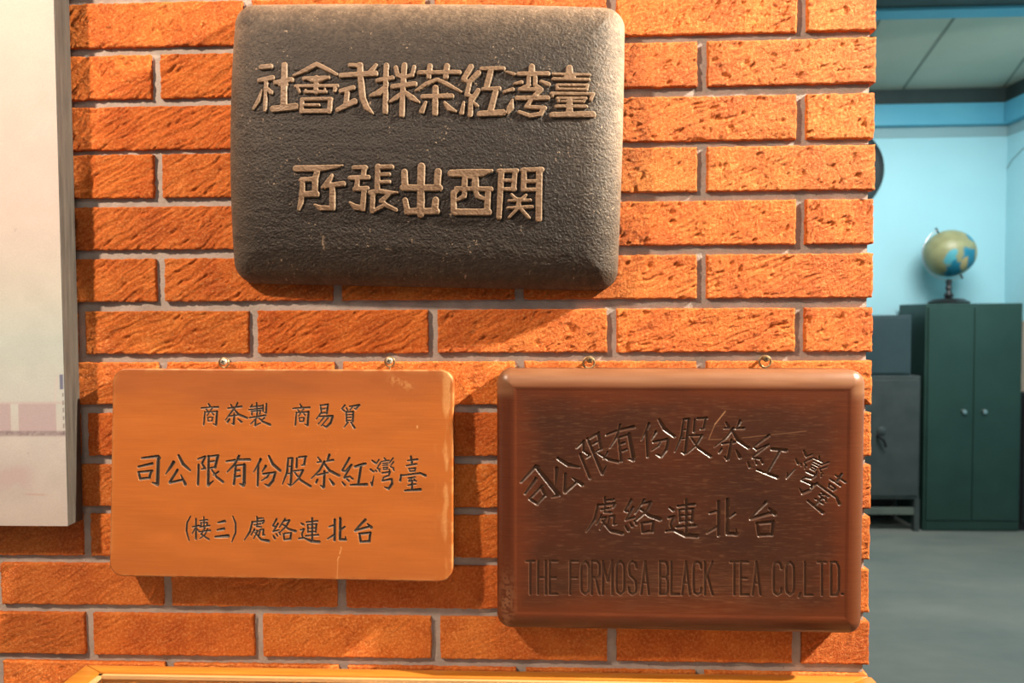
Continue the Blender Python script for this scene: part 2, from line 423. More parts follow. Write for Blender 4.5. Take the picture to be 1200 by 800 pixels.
# ------------------------------------------------------------------ signs: brush strokes as distance fields
def strokes(txt, w0, ox, oy, sc, name='carved_character'):
    out = []
    for part in txt.split('|'):
        pts = []
        for tk in part.split():
            v = [float(x) for x in tk.split(',')]
            pts.append((ox+v[0]/sc, oy+v[1]/sc, (v[2] if len(v) > 2 else w0)/sc/2))
        if len(pts) == 1: pts = pts*2
        out.append(pts)
    return out
def place(gl, cx, cy, ang, k, kw=None, sx=1.0):
    """re-set a traced glyph at another centre, turned by ang degrees (counter-clockwise) and scaled"""
    xs = [p[0] for s in gl for p in s]; ys = [p[1] for s in gl for p in s]
    mx, my = (min(xs)+max(xs))/2, (min(ys)+max(ys))/2
    c, s_ = math.cos(math.radians(ang)), math.sin(math.radians(ang)); kw = kw or k
    return [[(cx + k*(sx*c*(x-mx)+s_*(y-my)), cy + k*(-s_*sx*(x-mx)+c*(y-my)), r*kw) for x, y, r in st] for st in gl]

def board(root_name, label, cat, corners, dt, db, thick, rad, spacing, edge_w, prof, glyphs, mode, m, group=None, wear=None,
          part='carved_character', side_mat=None, letter_names=None, drop=0.0, bold=0.3, stain=None):
    # plane through the front face; dt, db: distance of its top and bottom edge from the bricks
    zt = U(*corners[0], -dt)[2]; zbm = U(*corners[3], -db)[2]
    sl = (db-dt)/(zt-zbm)
    nrm = np.array([0, 1.0, -sl]); p0 = np.array([0, -dt, zt])
    def hit(u, v):
        d = ray(u, v); t = np.dot(p0-EYE, nrm)/np.dot(d, nrm); return EYE+d*t
    nu_ = nrm/np.linalg.norm(nrm)
    def hit_low(u, v):
        d = ray(u, v); q0 = p0 + nu_*drop; t = np.dot(q0-EYE, nrm)/np.dot(d, nrm); return EYE+d*t
    P = [hit_low(*c)-nu_*drop for c in corners]; O = sum(P)/4
    ex = (P[1]-P[0]) + (P[2]-P[3]); ex /= np.linalg.norm(ex)
    n = nrm/np.linalg.norm(nrm); ex -= n*np.dot(ex, n); ex /= np.linalg.norm(ex)
    ez = np.cross(ex, n); 
    if ez[2] < 0: ez = -ez
    W = 0.5*(np.dot(P[1]-P[0], ex)+np.dot(P[2]-P[3], ex)); H = 0.5*(np.dot(P[0]-P[3], ez)+np.dot(P[1]-P[2], ez))
    px = W/(0.5*(corners[1][0]-corners[0][0]+corners[2][0]-corners[3][0]))
    root = thing(root_name, (0, 0, 0), label, cat, group)
    root.matrix_world = Matrix(((ex[0], n[0], ez[0], O[0]), (ex[1], n[1], ez[1], O[1]), (ex[2], n[2], ez[2], O[2]), (0, 0, 0, 1)))
    R = rad*px; hw, hh = W/2, H/2; ew = edge_w*px; dx = spacing*px
    def axis(half):
        ne = max(6, int(ew/dx*1.6)); e = ew*(1-np.cos(np.linspace(0, math.pi/2, ne)))
        nm = int((2*half-2*ew)/dx); mid = np.linspace(-half+ew, half-ew, nm)
        return np.concatenate([-half+e[:-1], mid, (half-e[:-1])[::-1]])
    xs = axis(hw); zs = axis(hh)
    dz = np.maximum(np.abs(zs)-(hh-R), 0)
    xm = (hw-R) + np.sqrt(np.maximum(R*R-dz*dz, 0))
    A = xs[None, :]/hw*xm[:, None]; B = np.repeat(zs[:, None], len(xs), 1)
    qx = np.abs(A)-(hw-R); qz = np.abs(B)-(hh-R)
    sd = np.minimum(np.maximum(qx, qz), 0) + np.hypot(np.maximum(qx, 0), np.maximum(qz, 0)) - R
    din = np.maximum(-sd, 0)
    h = prof(din, px, A, B)
    paint = np.zeros_like(A); rim = np.zeros_like(A); owner = np.full(A.shape, -1)
    def loc(u, v):
        p = hit(u, v)-O; return np.dot(p, ex), np.dot(p, ez)
    for gi, gl in enumerate(glyphs):
        L = [[(*loc(x, y), r*px) for x, y, r in st] for st in gl]
        ax = [p[0] for s in L for p in s]; az = [p[1] for s in L for p in s]; mr = max(p[2] for s in L for p in s)+3*px
        r0, r1 = np.searchsorted(zs, [min(az)-mr, max(az)+mr]); c0, c1 = np.searchsorted(xs, [min(ax)-mr, max(ax)+mr])
        a = A[r0:r1, c0:c1]; b = B[r0:r1, c0:c1]; D = np.full(a.shape, 1.0)
        for st in L:
            for (x0, y0, q0), (x1, y1, q1) in zip(st, st[1:]):
                vx, vy = x1-x0, y1-y0; ll = vx*vx+vy*vy+1e-12
                t = np.clip(((a-x0)*vx+(b-y0)*vy)/ll, 0, 1)
                D = np.minimum(D, np.hypot(a-x0-t*vx, b-y0-t*vy) - (q0+(q1-q0)*t))
        D = D + (fbm(a/px*0.9, b/px*0.9, 2)-0.5)*0.35*px - bold*px
        if mode == 'raised':
            hh_ = 0.0032*sstep(0.45*px, -0.35*px, D) - 0.0004*sstep(3*px, 0, D); rw = 0.42; rc = -0.25
            pt = sstep(0.45*px, 0.15*px, D); lim = 0.6*px
        elif mode == 'paint':
            hh_ = -np.minimum(0.0021, np.maximum(0.25*px-D, 0)*0.95); rw = 0.32; rc = 0.45
            pt = sstep(0.28*px, -0.10*px, D); lim = 0.9*px
        else:
            hh_ = -np.minimum(0.0015 if gi < 15 else 0.0007, np.maximum(0.35*px-D, 0)*0.85); rw = 0.32; rc = 0.25
            pt = sstep(0.2*px, -0.3*px, D); lim = 0.9*px  # bare wood here: shade in the groove put into the colour
        h[r0:r1, c0:c1] += hh_
        paint[r0:r1, c0:c1] = np.maximum(paint[r0:r1, c0:c1], pt)
        rr = np.exp(-((D/px-rc)/rw)**2)  # bright outline round strokes: wear plus lit edges put into the colour
        rim[r0:r1, c0:c1] = np.maximum(rim[r0:r1, c0:c1], rr)
        ow = owner[r0:r1, c0:c1]; ow[D < lim] = gi
    rim *= (0.55 if mode == 'raised' else (0.30 if mode == 'paint' else 0.20))*(0.4+0.9*fbm(A/px*0.25, B/px*0.25, 2))
    wr = wear(A/px, B/px, din/px, loc, px) if wear else np.zeros_like(A)
    stn = stain(A/px, B/px, din/px) if stain else np.zeros_like(A)
    nr, nc = A.shape
    V = np.stack([A, -h, B], -1).reshape(-1, 3)
    Q = gridq(nr, nc)
    qo = owner.reshape(-1)[Q]; qo = np.where((qo >= 0).all(1), qo.max(1), -1)
    at = {'paint': paint.ravel(), 'rim': rim.ravel(), 'wear': np.clip(wr, 0, 1).ravel(), 'stain': np.clip(stn, 0, 1).ravel()}
    # sides and back
    Gi = np.arange(nr*nc).reshape(nr, nc)
    loop = np.concatenate([Gi[0, :-1], Gi[:-1, -1], Gi[-1, ::-1][:-1], Gi[::-1, 0][:-1]])
    LV = V[loop].copy(); LV[:, 1] = thick
    nb = len(loop); base = len(V)
    L2 = LV.copy(); cen = L2.mean(0); L2[:, [0, 2]] = L2[:, [0, 2]]*0.02
    i = np.arange(nb); j = (i+1) % nb
    Qs_ = np.stack([loop[i], base+i, base+j, loop[j]], -1)
    Qb_ = np.stack([base+i, base+nb+i, base+nb+j, base+j], -1)
    Vb = np.concatenate([V, LV, L2]); z_ = np.zeros(2*nb)
    def emit(name, q, VV, AT):
        used = np.unique(q); mp = np.full(len(VV), -1); mp[used] = np.arange(len(used))
        me = mesh_np(name, VV[used], mp[q], {k: v[used] for k, v in AT.items()})
        return link(name, me, m, root)
    AT2 = {k: np.concatenate([v, z_]) for k, v in at.items()}
    body = np.concatenate([Q[qo == -1], Qs_, Qb_])
    emit('board', body, Vb, AT2)
    for gi in range(len(glyphs)):
        q = Q[qo == gi]
        if len(q): emit(letter_names[gi] if letter_names else part, q, V, at)
    return root, hit, px

# --- top sign: 13 raised characters
X1 = lambda t, w=22: strokes(t, w, 260, 60, 5)
X2 = lambda t, w=22: strokes(t, w, 480, 60, 5)
X3 = lambda t, w=40: strokes(t, w, 330, 180, 7.5)
X4 = lambda t, w=40: strokes(t, w, 490, 180, 7.5)
G_TOP = [
 X1("224,88,26 280,84,26|214,168,22 292,152,26|256,170,22 250,345,16|232,225,8 210,290,20 178,335,10|262,215,14 286,240,22|362,76,30 362,320,34|310,182,24 404,164,26|372,190,26 340,190,26|300,338,34 432,324,36"),
 X1("418,140,12 490,108,22 552,74,24|555,75,24 610,102,22 672,136,14|478,158,18 625,154,18|500,158,18 530,175,14|605,158,16 572,175,14|552,155,26 552,240,26|430,203,16 675,203,18|440,205,16 455,240,12|665,205,20 660,235,14|488,238,16 610,238,16|490,226,9 488,240,9|605,222,9 608,240,9|472,284,22 466,355,22|470,282,18 640,280,18|636,282,22 630,355,24|466,352,22 632,352,22|490,316,14 568,316,14"),
 X1("748,80,20 805,82,22|808,80,30 812,150,30 825,270,32 848,330,30 885,366,8|698,142,26 898,130,30|902,78,14 868,122,26|698,234,24 770,214,24|735,230,24 728,310,26|680,345,24 778,296,32"),
 X1("962,80,26 958,356,26|912,172,22 1000,155,22|872,262,14 920,246,34 955,212,22|1068,80,28 1055,376,26|1018,95,22 1030,140,22 1066,152,22|1125,90,18 1115,140,20 1068,152,20|1002,208,26 1130,192,26|988,296,14 1020,275,24 1060,245,20|1072,240,18 1115,275,30 1155,300,12"),
 X2("118,85,26 112,150,24|218,85,28 212,150,28|55,125,22 290,122,24|38,232,12 100,192,22 160,165,18|160,165,18 215,192,22 300,238,12|152,215,30 150,365,28|78,267,24 246,263,26|95,300,12 72,354,26|206,303,12 235,338,28 270,354,12"),
 X2("358,88,28 318,160,26|318,165,24 345,182,18|345,182,22 402,125,26|352,180,20 335,255,22|335,256,22 350,260,20|402,230,24 362,290,22|362,265,22 355,375,24|318,302,12 306,362,24|372,300,12 396,320,16|422,100,20 548,98,22|478,105,28 452,200,28|430,222,18 524,217,20|508,220,26 475,345,30|412,368,30 548,360,34"),
 X2("566,118,10 612,132,18|555,238,16 603,222,18|603,285,10 590,330,34 574,362,14|716,84,28 716,130,30|638,130,22 810,126,24|698,130,20 698,195,20|736,130,20 736,195,20|612,190,10 655,180,20|770,172,14 812,190,24|700,195,20 645,222,18|736,195,20 770,220,20|645,222,18 772,222,20|768,225,20 735,255,22|630,274,24 810,270,24|715,278,20 684,322,18|684,324,20 792,330,20|785,330,22 768,366,22 705,378,22 642,356,18"),
 X2("938,88,32 938,128,34|845,128,14 1055,127,14|920,135,30 960,135,30|842,157,16 1052,156,16|865,193,14 1045,190,14|866,217,13 1040,215,13|864,194,12 867,217,12|1044,190,14 1038,216,14|832,244,16 1078,242,16|840,246,14 838,262,10|1074,244,18 1064,276,14|865,272,14 1035,268,14|872,270,12 874,290,12|1030,270,12 1020,290,12|890,290,10 1010,288,10|938,288,32 938,350,34|860,318,16 1036,316,16|835,370,28 1076,362,32"),
 X3("122,130,50 330,128,50 480,114,28 535,102,6|318,140,44 290,215,44|170,228,36 290,220,38|182,225,36 172,350,44 158,420,42 134,484,16|290,215,46 288,350,48|185,352,46 300,350,48|440,188,20 400,255,44 350,296,16|372,282,36 540,262,40|442,288,44 436,470,46|430,472,36 330,472,40 278,444,12"),
 X3("632,122,30 738,120,30|726,120,36 716,200,38|600,212,34 760,206,36|668,215,36 655,300,36|640,308,34 750,302,34|724,306,42 704,480,40|704,474,40 640,464,44 592,424,12|845,112,40 838,320,42|842,118,32 968,116,32|850,182,26 942,180,26|850,248,26 944,246,26|775,338,36 850,326,36 930,340,34 1015,338,10|800,340,36 788,500,36|790,500,28 890,452,26|950,345,26 870,412,34|870,405,24 915,452,32 1000,490,26"),
 X3("1078,160,46 1082,290,52|1065,298,50 1385,298,50|1228,112,56 1216,525,58|1375,158,52 1364,300,50|1082,405,40 1100,500,44|1098,502,50 1355,500,50|1350,405,50 1338,500,50"),
 X4("290,172,56 560,168,60 645,148,20|412,195,42 405,300,44|502,195,50 500,300,52|420,206,24 500,206,24|335,305,34 640,308,36|350,305,36 310,350,36|310,340,44 308,500,42|318,508,50 615,508,52|614,310,42 602,510,46|412,300,34 402,370,36 342,402,22|500,305,42 520,370,36 580,394,26"),
 X4("732,155,44 708,550,36|705,150,28 868,148,32|852,150,36 838,308,38|750,232,24 850,232,24|740,308,26 850,306,28|932,140,38 926,310,38|915,142,30 1088,134,34|1064,140,46 1060,565,46|935,240,28 1050,238,28|922,312,28 1050,310,28|820,352,12 860,395,26|948,357,16 910,395,26|795,408,16 985,402,22|785,470,16 1000,460,26|885,400,34 880,470,36|878,470,26 795,553,12|895,470,26 975,556,20"),
]
def prof_top(d, px, A, B):
    wd = 46*px; t = np.clip(d/wd, 0, 1)
    h = -0.030*(1-np.sqrt(np.maximum(1-(1-t)**2.0, 0)))
    h -= 0.019*np.abs((B-0.02)/B.max())**2.2 + 0.008*np.abs((A+0.03)/A.max())**3
    return h + (fbm(A/px*0.08, B/px*0.10, 3)-0.5)*0.0007 + (fbm(A/px*0.40, B/px*0.55, 3)-0.5)*0.00085 + (fbm(A/px*0.02, B/px*0.10+60, 2)-0.5)*0.0008
def segd(loc, px, A, B, p, q, wid):
    a = np.array(loc(*p))/px; b = np.array(loc(*q))/px; v = b-a; t = np.clip(((A-a[0])*v[0]+(B-a[1])*v[1])/(v@v), 0, 1)
    return np.exp(-(np.hypot(A-a[0]-t*v[0], B-a[1]-t*v[1])/wid)**2)
def wear_lit_top(A, B, d, loc, px):
    up = 0.30+0.70*sstep(-60, 150, B+0.35*A)  # edges lightened towards upper right: light on the rim painted in with the wear
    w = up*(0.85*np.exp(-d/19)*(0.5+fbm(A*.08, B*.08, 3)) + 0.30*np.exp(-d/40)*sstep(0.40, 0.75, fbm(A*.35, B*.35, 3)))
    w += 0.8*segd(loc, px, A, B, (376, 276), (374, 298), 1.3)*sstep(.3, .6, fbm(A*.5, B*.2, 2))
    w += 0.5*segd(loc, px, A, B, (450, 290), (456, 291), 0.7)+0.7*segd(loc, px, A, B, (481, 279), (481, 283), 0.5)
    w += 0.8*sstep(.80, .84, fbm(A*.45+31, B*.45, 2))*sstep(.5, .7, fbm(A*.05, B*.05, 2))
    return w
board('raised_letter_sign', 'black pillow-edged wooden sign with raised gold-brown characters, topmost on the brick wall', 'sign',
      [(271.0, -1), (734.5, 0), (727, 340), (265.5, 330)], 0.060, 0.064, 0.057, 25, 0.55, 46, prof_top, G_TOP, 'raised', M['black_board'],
      group='old company signs on the brick wall', wear=wear_lit_top, part='raised_character', drop=0.027, bold=0.28)

# --- left sign: dark painted carved characters
A1 = lambda t, w=16: strokes(t, w, 150, 520, 6.667)
A2 = lambda t, w=14: strokes(t, w, 320, 520, 6.667)
B1 = lambda t, w=8: strokes(t, w, 220, 460, 5.714)
B2 = lambda t, w=8: strokes(t, w, 205, 590, 5)
KAI = {
 'si': A1("108,112,14 235,98,20 246,112,20|236,105,24 228,310,28|228,318,24 188,304,8|80,180,14 188,155,20|80,222,16 95,275,18|82,222,14 188,212,16|178,215,20 165,268,18|95,274,16 168,266,16"),
 'gong': A1("355,145,26 325,190,20 292,238,5|395,92,18 430,160,24 485,208,12|385,205,18 325,298,18|325,304,18 428,282,16|412,245,8 445,315,24"),
 'xian': A1("545,120,10 602,100,16 578,150,16|575,152,14 600,192,16 572,200,7|550,165,16 545,318,16|625,100,14 705,92,16|700,95,22 678,185,18|640,140,12 690,136,12|640,190,12 685,182,12|628,98,18 624,322,20|624,324,18 665,290,6|706,218,12 668,245,12|650,200,10 690,260,16 740,298,18"),
 'you': A1("768,138,12 860,125,16 950,124,18|866,95,18 832,160,18 772,222,6|840,170,16 826,315,18|842,172,12 905,165,14|908,165,24 905,310,26|900,325,22 872,314,8|845,212,14 870,208,14|845,258,14 874,252,14"),
 'fen': A1("1035,122,20 1010,170,14 980,220,5|1016,170,16 1012,325,15|1075,175,18 1045,220,6|1100,98,16 1130,160,22 1188,210,18|1055,237,14 1150,225,16|1150,226,16 1130,290,20 1096,330,18 1068,315,8|1100,235,14 1085,262,12 1040,290,5"),
 'gu': A2("116,118,14 108,220,16 72,315,6|116,115,12 150,112,14|148,114,18 136,320,18|132,325,16 114,315,7|115,180,9 142,178,9|112,234,9 138,232,9|184,115,14 182,185,16|200,106,12 258,100,14|250,102,16 242,162,16|242,164,14 222,170,7|158,214,10 235,206,12|232,208,16 200,270,14 148,322,5|168,225,10 215,285,16 292,332,16"),
 'cha': A2("350,108,10 372,136,16|438,88,20 424,128,14|345,146,9 376,140,12|418,137,12 470,127,14|400,140,18 360,210,14 298,272,6|395,150,14 440,210,20 515,248,18|345,246,12 425,226,12|400,215,16 396,335,20|390,342,16 370,326,6|345,280,14 335,304,14|440,275,10 470,315,22"),
 'hong': A2("595,112,16 540,205,12|540,210,12 562,214,12|612,165,16 560,218,10|605,178,12 555,262,12|555,268,12 602,256,12|540,300,10 560,322,16|575,275,10 592,292,12|605,262,10 622,275,12|640,180,18 720,155,20|685,178,18 665,315,18|605,322,12 730,318,20"),
 'wan': A2("775,132,13 798,150,13|760,200,12 785,215,16|786,252,5 772,325,13|760,298,6 772,325,10|826,124,9 805,155,8|838,148,9 812,190,8|812,192,8 836,200,8|800,205,8 808,216,8|826,206,7 834,218,7|868,112,10 880,125,10|845,139,8 905,130,8|856,155,7 896,151,7|856,170,7 896,166,7|860,186,7 892,183,7|861,201,7 891,198,7|861,186,7 863,201,7|892,183,7 890,200,7|936,112,9 908,150,8|942,140,8 914,175,8|914,177,8 942,190,8|906,200,8 912,213,8|936,196,8 944,209,8|852,229,10 912,220,13 902,250,11 862,264,10 852,290,9 926,276,15 930,312,17 900,352,18 870,338,5"),
 'tai': A2("1076,100,14 1084,152,18|1052,132,8 1128,122,13|1042,172,9 1120,158,12|1060,196,10 1112,190,10|1060,196,10 1068,215,9|1110,190,11 1106,212,10|1068,216,8 1106,212,8|1000,245,14 992,288,15|1004,248,10 1150,230,14 1190,248,18|1055,270,9 1110,260,9|1085,268,9 1060,290,9|1058,293,9 1110,287,9|1100,276,8 1118,292,10|1055,325,10 1115,315,10|1085,290,14 1085,355,14|1030,366,12 1150,358,20"),
 'chu': B2("480,78,8 482,105,10|482,90,7 515,86,9|450,110,8 520,102,11 512,118,6|452,108,10 438,165,10 405,215,4|465,127,7 500,120,8|480,108,8 478,136,8 505,138,8|465,150,8 445,185,5|460,160,7 485,158,8 460,205,5|468,172,8 505,212,11 548,220,15|498,155,8 490,192,6|498,154,7 518,152,9 515,185,9 526,184,6"),
 'luo': B2("595,90,10 572,130,8 590,138,8|602,118,10 575,165,8 608,156,7|575,190,8 585,205,10|592,178,7 600,190,8|608,170,7 616,182,8|645,90,10 610,140,6|635,106,7 670,98,10 650,135,10 610,172,5|633,125,8 665,150,11 705,162,14|635,178,9 680,172,9|635,178,9 640,212,10|680,172,10 675,208,11|640,212,9 675,208,9"),
 'lian': B2("738,115,7 752,125,11|735,155,8 755,150,9 742,180,8 750,204,8|725,206,8 755,202,9 800,222,15 845,225,14|770,110,8 835,103,9|803,85,10 803,210,11|776,126,8 779,170,8|776,125,7 830,121,8|828,122,9 824,168,9|778,147,7 826,144,7|779,168,7 824,165,7|765,191,8 840,184,9"),
 'bei': B2("935,95,13 935,215,13|903,136,8 932,128,10|893,208,6 935,182,12|968,88,15 966,205,15|966,210,13 1000,212,13|1000,212,10 998,194,4|970,155,8 994,136,10"),
 'tai2': B2("1115,95,14 1085,125,12 1055,158,10|1055,160,11 1140,136,13|1128,120,8 1150,140,16|1080,178,11 1145,172,12|1080,178,12 1088,225,12|1144,172,13 1138,222,13|1088,224,11 1138,222,12"),
}
SHANG = "138,76,8 150,96,13|90,104,8 150,100,8 202,97,12|122,112,6 132,124,9|162,106,7 148,122,5|113,130,8 106,215,9|112,132,6 195,127,9|195,126,12 188,215,14|188,218,10 170,210,4|140,135,7 128,156,5|160,135,6 172,150,8|132,168,6 165,166,6|132,168,7 136,192,7|165,166,8 160,190,8|136,192,6 160,190,6"
SHANG2 = '|'.join(' '.join('%g,%g,%s' % (float(a.split(',')[0])+613, float(a.split(',')[1])+3, a.split(',')[2]) for a in s.split()) for s in SHANG.split('|'))
G_LEFT = [
 B1(SHANG), B1("288,82,8 300,106,11|332,70,10 318,100,10|268,106,8 360,94,11|310,105,12 250,185,5|308,112,8 340,148,14 396,170,12|272,160,8 342,150,9|310,140,10 306,210,14|304,212,10 292,206,4|278,178,10 264,198,12|336,178,8 358,196,14"),
 B1("460,70,9 462,148,11|430,82,8 418,98,6|418,98,7 490,90,9|408,116,7 494,107,9|425,126,7 487,121,8|427,126,8 428,150,8|484,121,8 480,146,8|502,85,9 502,126,9|525,75,10 523,136,11|522,138,8 510,133,4|412,170,8 520,153,11|460,152,8 468,164,9|464,165,9 420,210,5|452,182,10 450,222,11|450,222,9 486,204,4|474,172,7 502,196,12 550,216,14|512,170,9 494,184,5"),
 B1(SHANG2),
 B1("888,85,9 894,140,10|888,86,8 938,80,10|938,80,12 930,140,11|895,111,7 930,107,7|895,139,8 930,135,8|888,140,8 860,178,5|880,160,8 970,158,14|970,158,14 955,205,14 925,232,12|925,232,10 903,218,4|915,160,9 872,212,5|942,165,8 893,224,5"),
 B1("1052,85,10 1030,108,7|1030,110,7 1050,124,8|1062,104,8 1070,120,8|1082,94,7 1148,84,13|1146,86,12 1124,112,9|1124,112,8 1114,106,4|1104,94,8 1085,118,5|1060,130,10 1063,195,10|1060,132,8 1108,128,9|1108,128,12 1104,195,11|1065,150,6 1104,148,6|1065,168,6 1104,166,6|1065,188,6 1104,186,6|1072,200,9 1046,232,5|1092,200,8 1116,236,13"),
] + [KAI[k] for k in ('si', 'gong', 'xian', 'you', 'fen', 'gu', 'cha', 'hong', 'wan', 'tai')] + [
 B2("90,75,5 70,112,9 66,160,9 82,218,5"),
 B2("122,90,8 122,208,10|102,138,6 142,130,9|120,140,7 100,176,4|125,148,7 138,160,7|168,80,7 168,140,8|146,101,6 190,96,7|150,115,7 188,112,7|150,115,7 153,135,7|188,112,8 186,132,8|144,139,6 202,130,8|174,142,8 152,180,7 197,210,9|190,150,8 172,187,6 143,206,4|140,167,6 206,158,9"),
 B2("252,113,8 290,104,15|247,156,8 285,148,15|236,196,10 310,190,18"),
 B2("338,75,5 354,115,9 354,170,9 332,224,5"),
] + [KAI[k] for k in ('chu', 'luo', 'lian', 'bei', 'tai2')]
def prof_left(d, px, A, B):
    wd = 2.0*px; t = np.clip(d/wd, 0, 1)
    return -0.0018*(1-np.sqrt(np.maximum(1-(1-t)**2, 0))) + (fbm(A/px*0.012, B/px*0.03, 2)-0.5)*0.0012
def wear_left(A, B, d, loc, px):
    ax = A.max()
    n = fbm(A*.10+5, B*.035, 4); e = ax-A
    w = 0.62*sstep(0.50, 0.78, n + 0.25*np.exp(-((e-8)/4)**2) - 0.012*np.abs(e-8))*np.exp(-(e/18)**2)*(0.45+0.75*fbm(A*.7, B*.5, 3))
    w += 0.55*np.exp(-d/1.6)*sstep(.35, .65, fbm(A*.12, B*.12, 3))
    w += 0.8*segd(loc, px, A, B, (400, 641), (396, 656), 0.8)*sstep(.3, .6, fbm(A*.7, B*.4, 2)) + 0.45*segd(loc, px, A, B, (396, 655), (395, 679), 0.5)
    w += 0.8*segd(loc, px, A, B, (489, 499), (489, 501), 0.8)
    w += 0.30*segd(loc, px, A, B, (460, 445), (480, 452), 5)*sstep(.4, .7, fbm(A*.3, B*.3, 3))
    return w
root_l, hit_l, px_l = board('carved_sign', 'thin orange-varnished wooden sign with black carved characters, lower left on the brick wall', 'sign',
      [(132.5, 432), (530.5, 433), (531.5, 682), (127.5, 674.5)], 0.022, 0.038, 0.017, 16, 0.45, 2.0, prof_left, G_LEFT, 'paint', M['orange_board'],
      group='old company signs on the brick wall', wear=wear_left, bold=0.30,
      stain=lambda A, B, d: 0.55*sstep(60, 112, B + 40*(fbm(A*.015, B*.06, 3)-0.5)) + 0.22*sstep(-70, -115, B+30*(fbm(A*.02, B*.03, 3)-0.5)) + 0.15*sstep(.45, .75, fbm(A*.012+8, B*.05, 3)))

# --- right sign: shallow unpainted carving, arched line, straight line, latin line
G_RIGHT = [
 place(KAI['si'], 631, 572, 41, 1.30, 1.35), place(KAI['gong'], 663, 555.5, 30, 1.22, 1.35), place(KAI['xian'], 700, 533, 24, 1.30, 1.35),
 place(KAI['you'], 730, 519.5, 12, 1.25, 1.35), place(KAI['fen'], 771, 513.5, 4, 1.25, 1.35), place(KAI['gu'], 813, 511.5, -3, 1.28, 1.35),
 place(KAI['cha'], 858.5, 516, -8, 1.22, 1.35), place(KAI['hong'], 901, 533, -22, 1.36, 1.35), place(KAI['wan'], 945, 553, -32, 1.30, 1.35),
 place(KAI['tai'], 972, 576, -42, 1.25, 1.35),
 place(KAI['chu'], 708, 604, 0, 1.46, 1.75), place(KAI['luo'], 753, 605, 0, 1.55, 1.85), place(KAI['lian'], 799, 607, 0, 1.52, 1.85),
 place(KAI['bei'], 846, 606.5, 0, 1.62, 1.6), place(KAI['tai2'], 894, 608, 0, 1.50, 1.65)]
LET = {'T': "0,0 1,0|.5,0 .5,1", 'H': "0,0 0,1|1,0 1,1|0,.5 1,.5", 'E': "1,0 0,0 0,1 1,1|0,.5 .8,.5", 'F': "1,0 0,0 0,1|0,.5 .8,.5",
       'O': ".5,0 .9,.08 1,.2 1,.8 .9,.92 .5,1 .1,.92 0,.8 0,.2 .1,.08 .5,0", 'R': "0,1 0,0 .7,0 1,.1 1,.4 .7,.5 0,.5|.5,.5 1,1",
       'M': "0,1 0,0 .5,.6 1,0 1,1", 'S': "1,.2 .9,.06 .5,0 .1,.06 0,.2 .15,.42 .85,.58 1,.8 .9,.94 .5,1 .1,.94 0,.8",
       'A': "0,1 .5,0 1,1|.2,.65 .8,.65", 'B': "0,0 0,1|0,0 .8,.02 1,.15 1,.38 .8,.48 0,.48|.8,.48 1,.6 1,.88 .8,.99 0,1", 'L': "0,0 0,1 1,1",
       'C': "1,.2 .9,.06 .5,0 .1,.06 0,.2 0,.8 .1,.94 .5,1 .9,.94 1,.8", 'K': "0,0 0,1|1,0 0,.55|.3,.4 1,1",
       'D': "0,0 0,1 .7,1 1,.85 1,.15 .7,0 0,0", '.': "0.4,.97 .5,.97", ',': "0.5,.95 .3,1.06"}
line = [('T', 64), ('H', 105), ('E', 146), ('F', 218), ('O', 257), ('R', 294), ('M', 336), ('O', 381), ('S', 424), ('A', 468),
        ('B', 534), ('L', 574), ('A', 612), ('C', 652), ('K', 692), ('T', 782), ('E', 818), ('A', 860), ('C', 934), ('O', 978),
        (',', 1014), ('L', 1044), ('T', 1090), ('D', 1136), ('.', 1164)]
names = ['carved_character']*len(G_RIGHT)
for ch, x in line:
    cx = 600+x/3; y0 = 657.5+0.0035*(cx-600)*1.0; wd = 9.0 if ch != 'M' else 11.0; ht = 38.5
    gl = []
    for part in LET[ch].split('|'):
        gl.append([(cx-wd/2+wd*float(p.split(',')[0]), y0+ht*float(p.split(',')[1]), 1.35) for p in part.split()])
    G_RIGHT.append(gl); names.append('carved_letter')
def prof_right(d, px, A, B):
    wd = 23*px; t = np.clip(d/wd, 0, 1)
    h = -0.017*(1-np.sqrt(np.maximum(1-(1-t)**2, 0)))
    h -= 0.0006*sstep(20*px, 25*px, d)
    return h + (fbm(A/px*0.01, B/px*0.02, 2)-0.5)*0.0008 + (fbm(A/px*0.05, B/px*0.6, 3)-0.5)*0.00010*sstep(22*px, 26*px, d)
def wear_right(A, B, d, loc, px):
    w = 0.10*sstep(.55, .8, fbm(A*.10, B*.9+9, 4))*sstep(24, 40, d)
    c = np.array(loc(594, 705))/px
    w += 0.42*np.exp(-(((A-c[0])/8)**2+((B-c[1])/32)**2))*sstep(.35, .6, fbm(A*.4, B*.4, 3))
    c = np.array(loc(845, 445))/px
    w += 0.42*sstep(24, 14, d)*sstep(118, 134, B)*(0.6+0.5*fbm(A*.02, B*.2, 2)) + 0.12*sstep(22, 6, d)*sstep(150, 215, A)  # top and right border: lit edge painted into the colour
    w += 0.9*segd(loc, px, A, B, (850, 482), (838, 497), 0.6)+0.45*segd(loc, px, A, B, (838, 497), (831, 514), 0.5)
    w += 0.3*segd(loc, px, A, B, (830, 515), (865, 514), 0.6)+0.3*segd(loc, px, A, B, (870, 513), (945, 505), 0.5)
    c = np.array(loc(800, 690))/px
    w += 0.14*np.exp(-(((A-c[0])/130)**2+((B-c[1])/28)**2))*sstep(.45, .7, fbm(A*.05, B*1.2, 3))
    return w
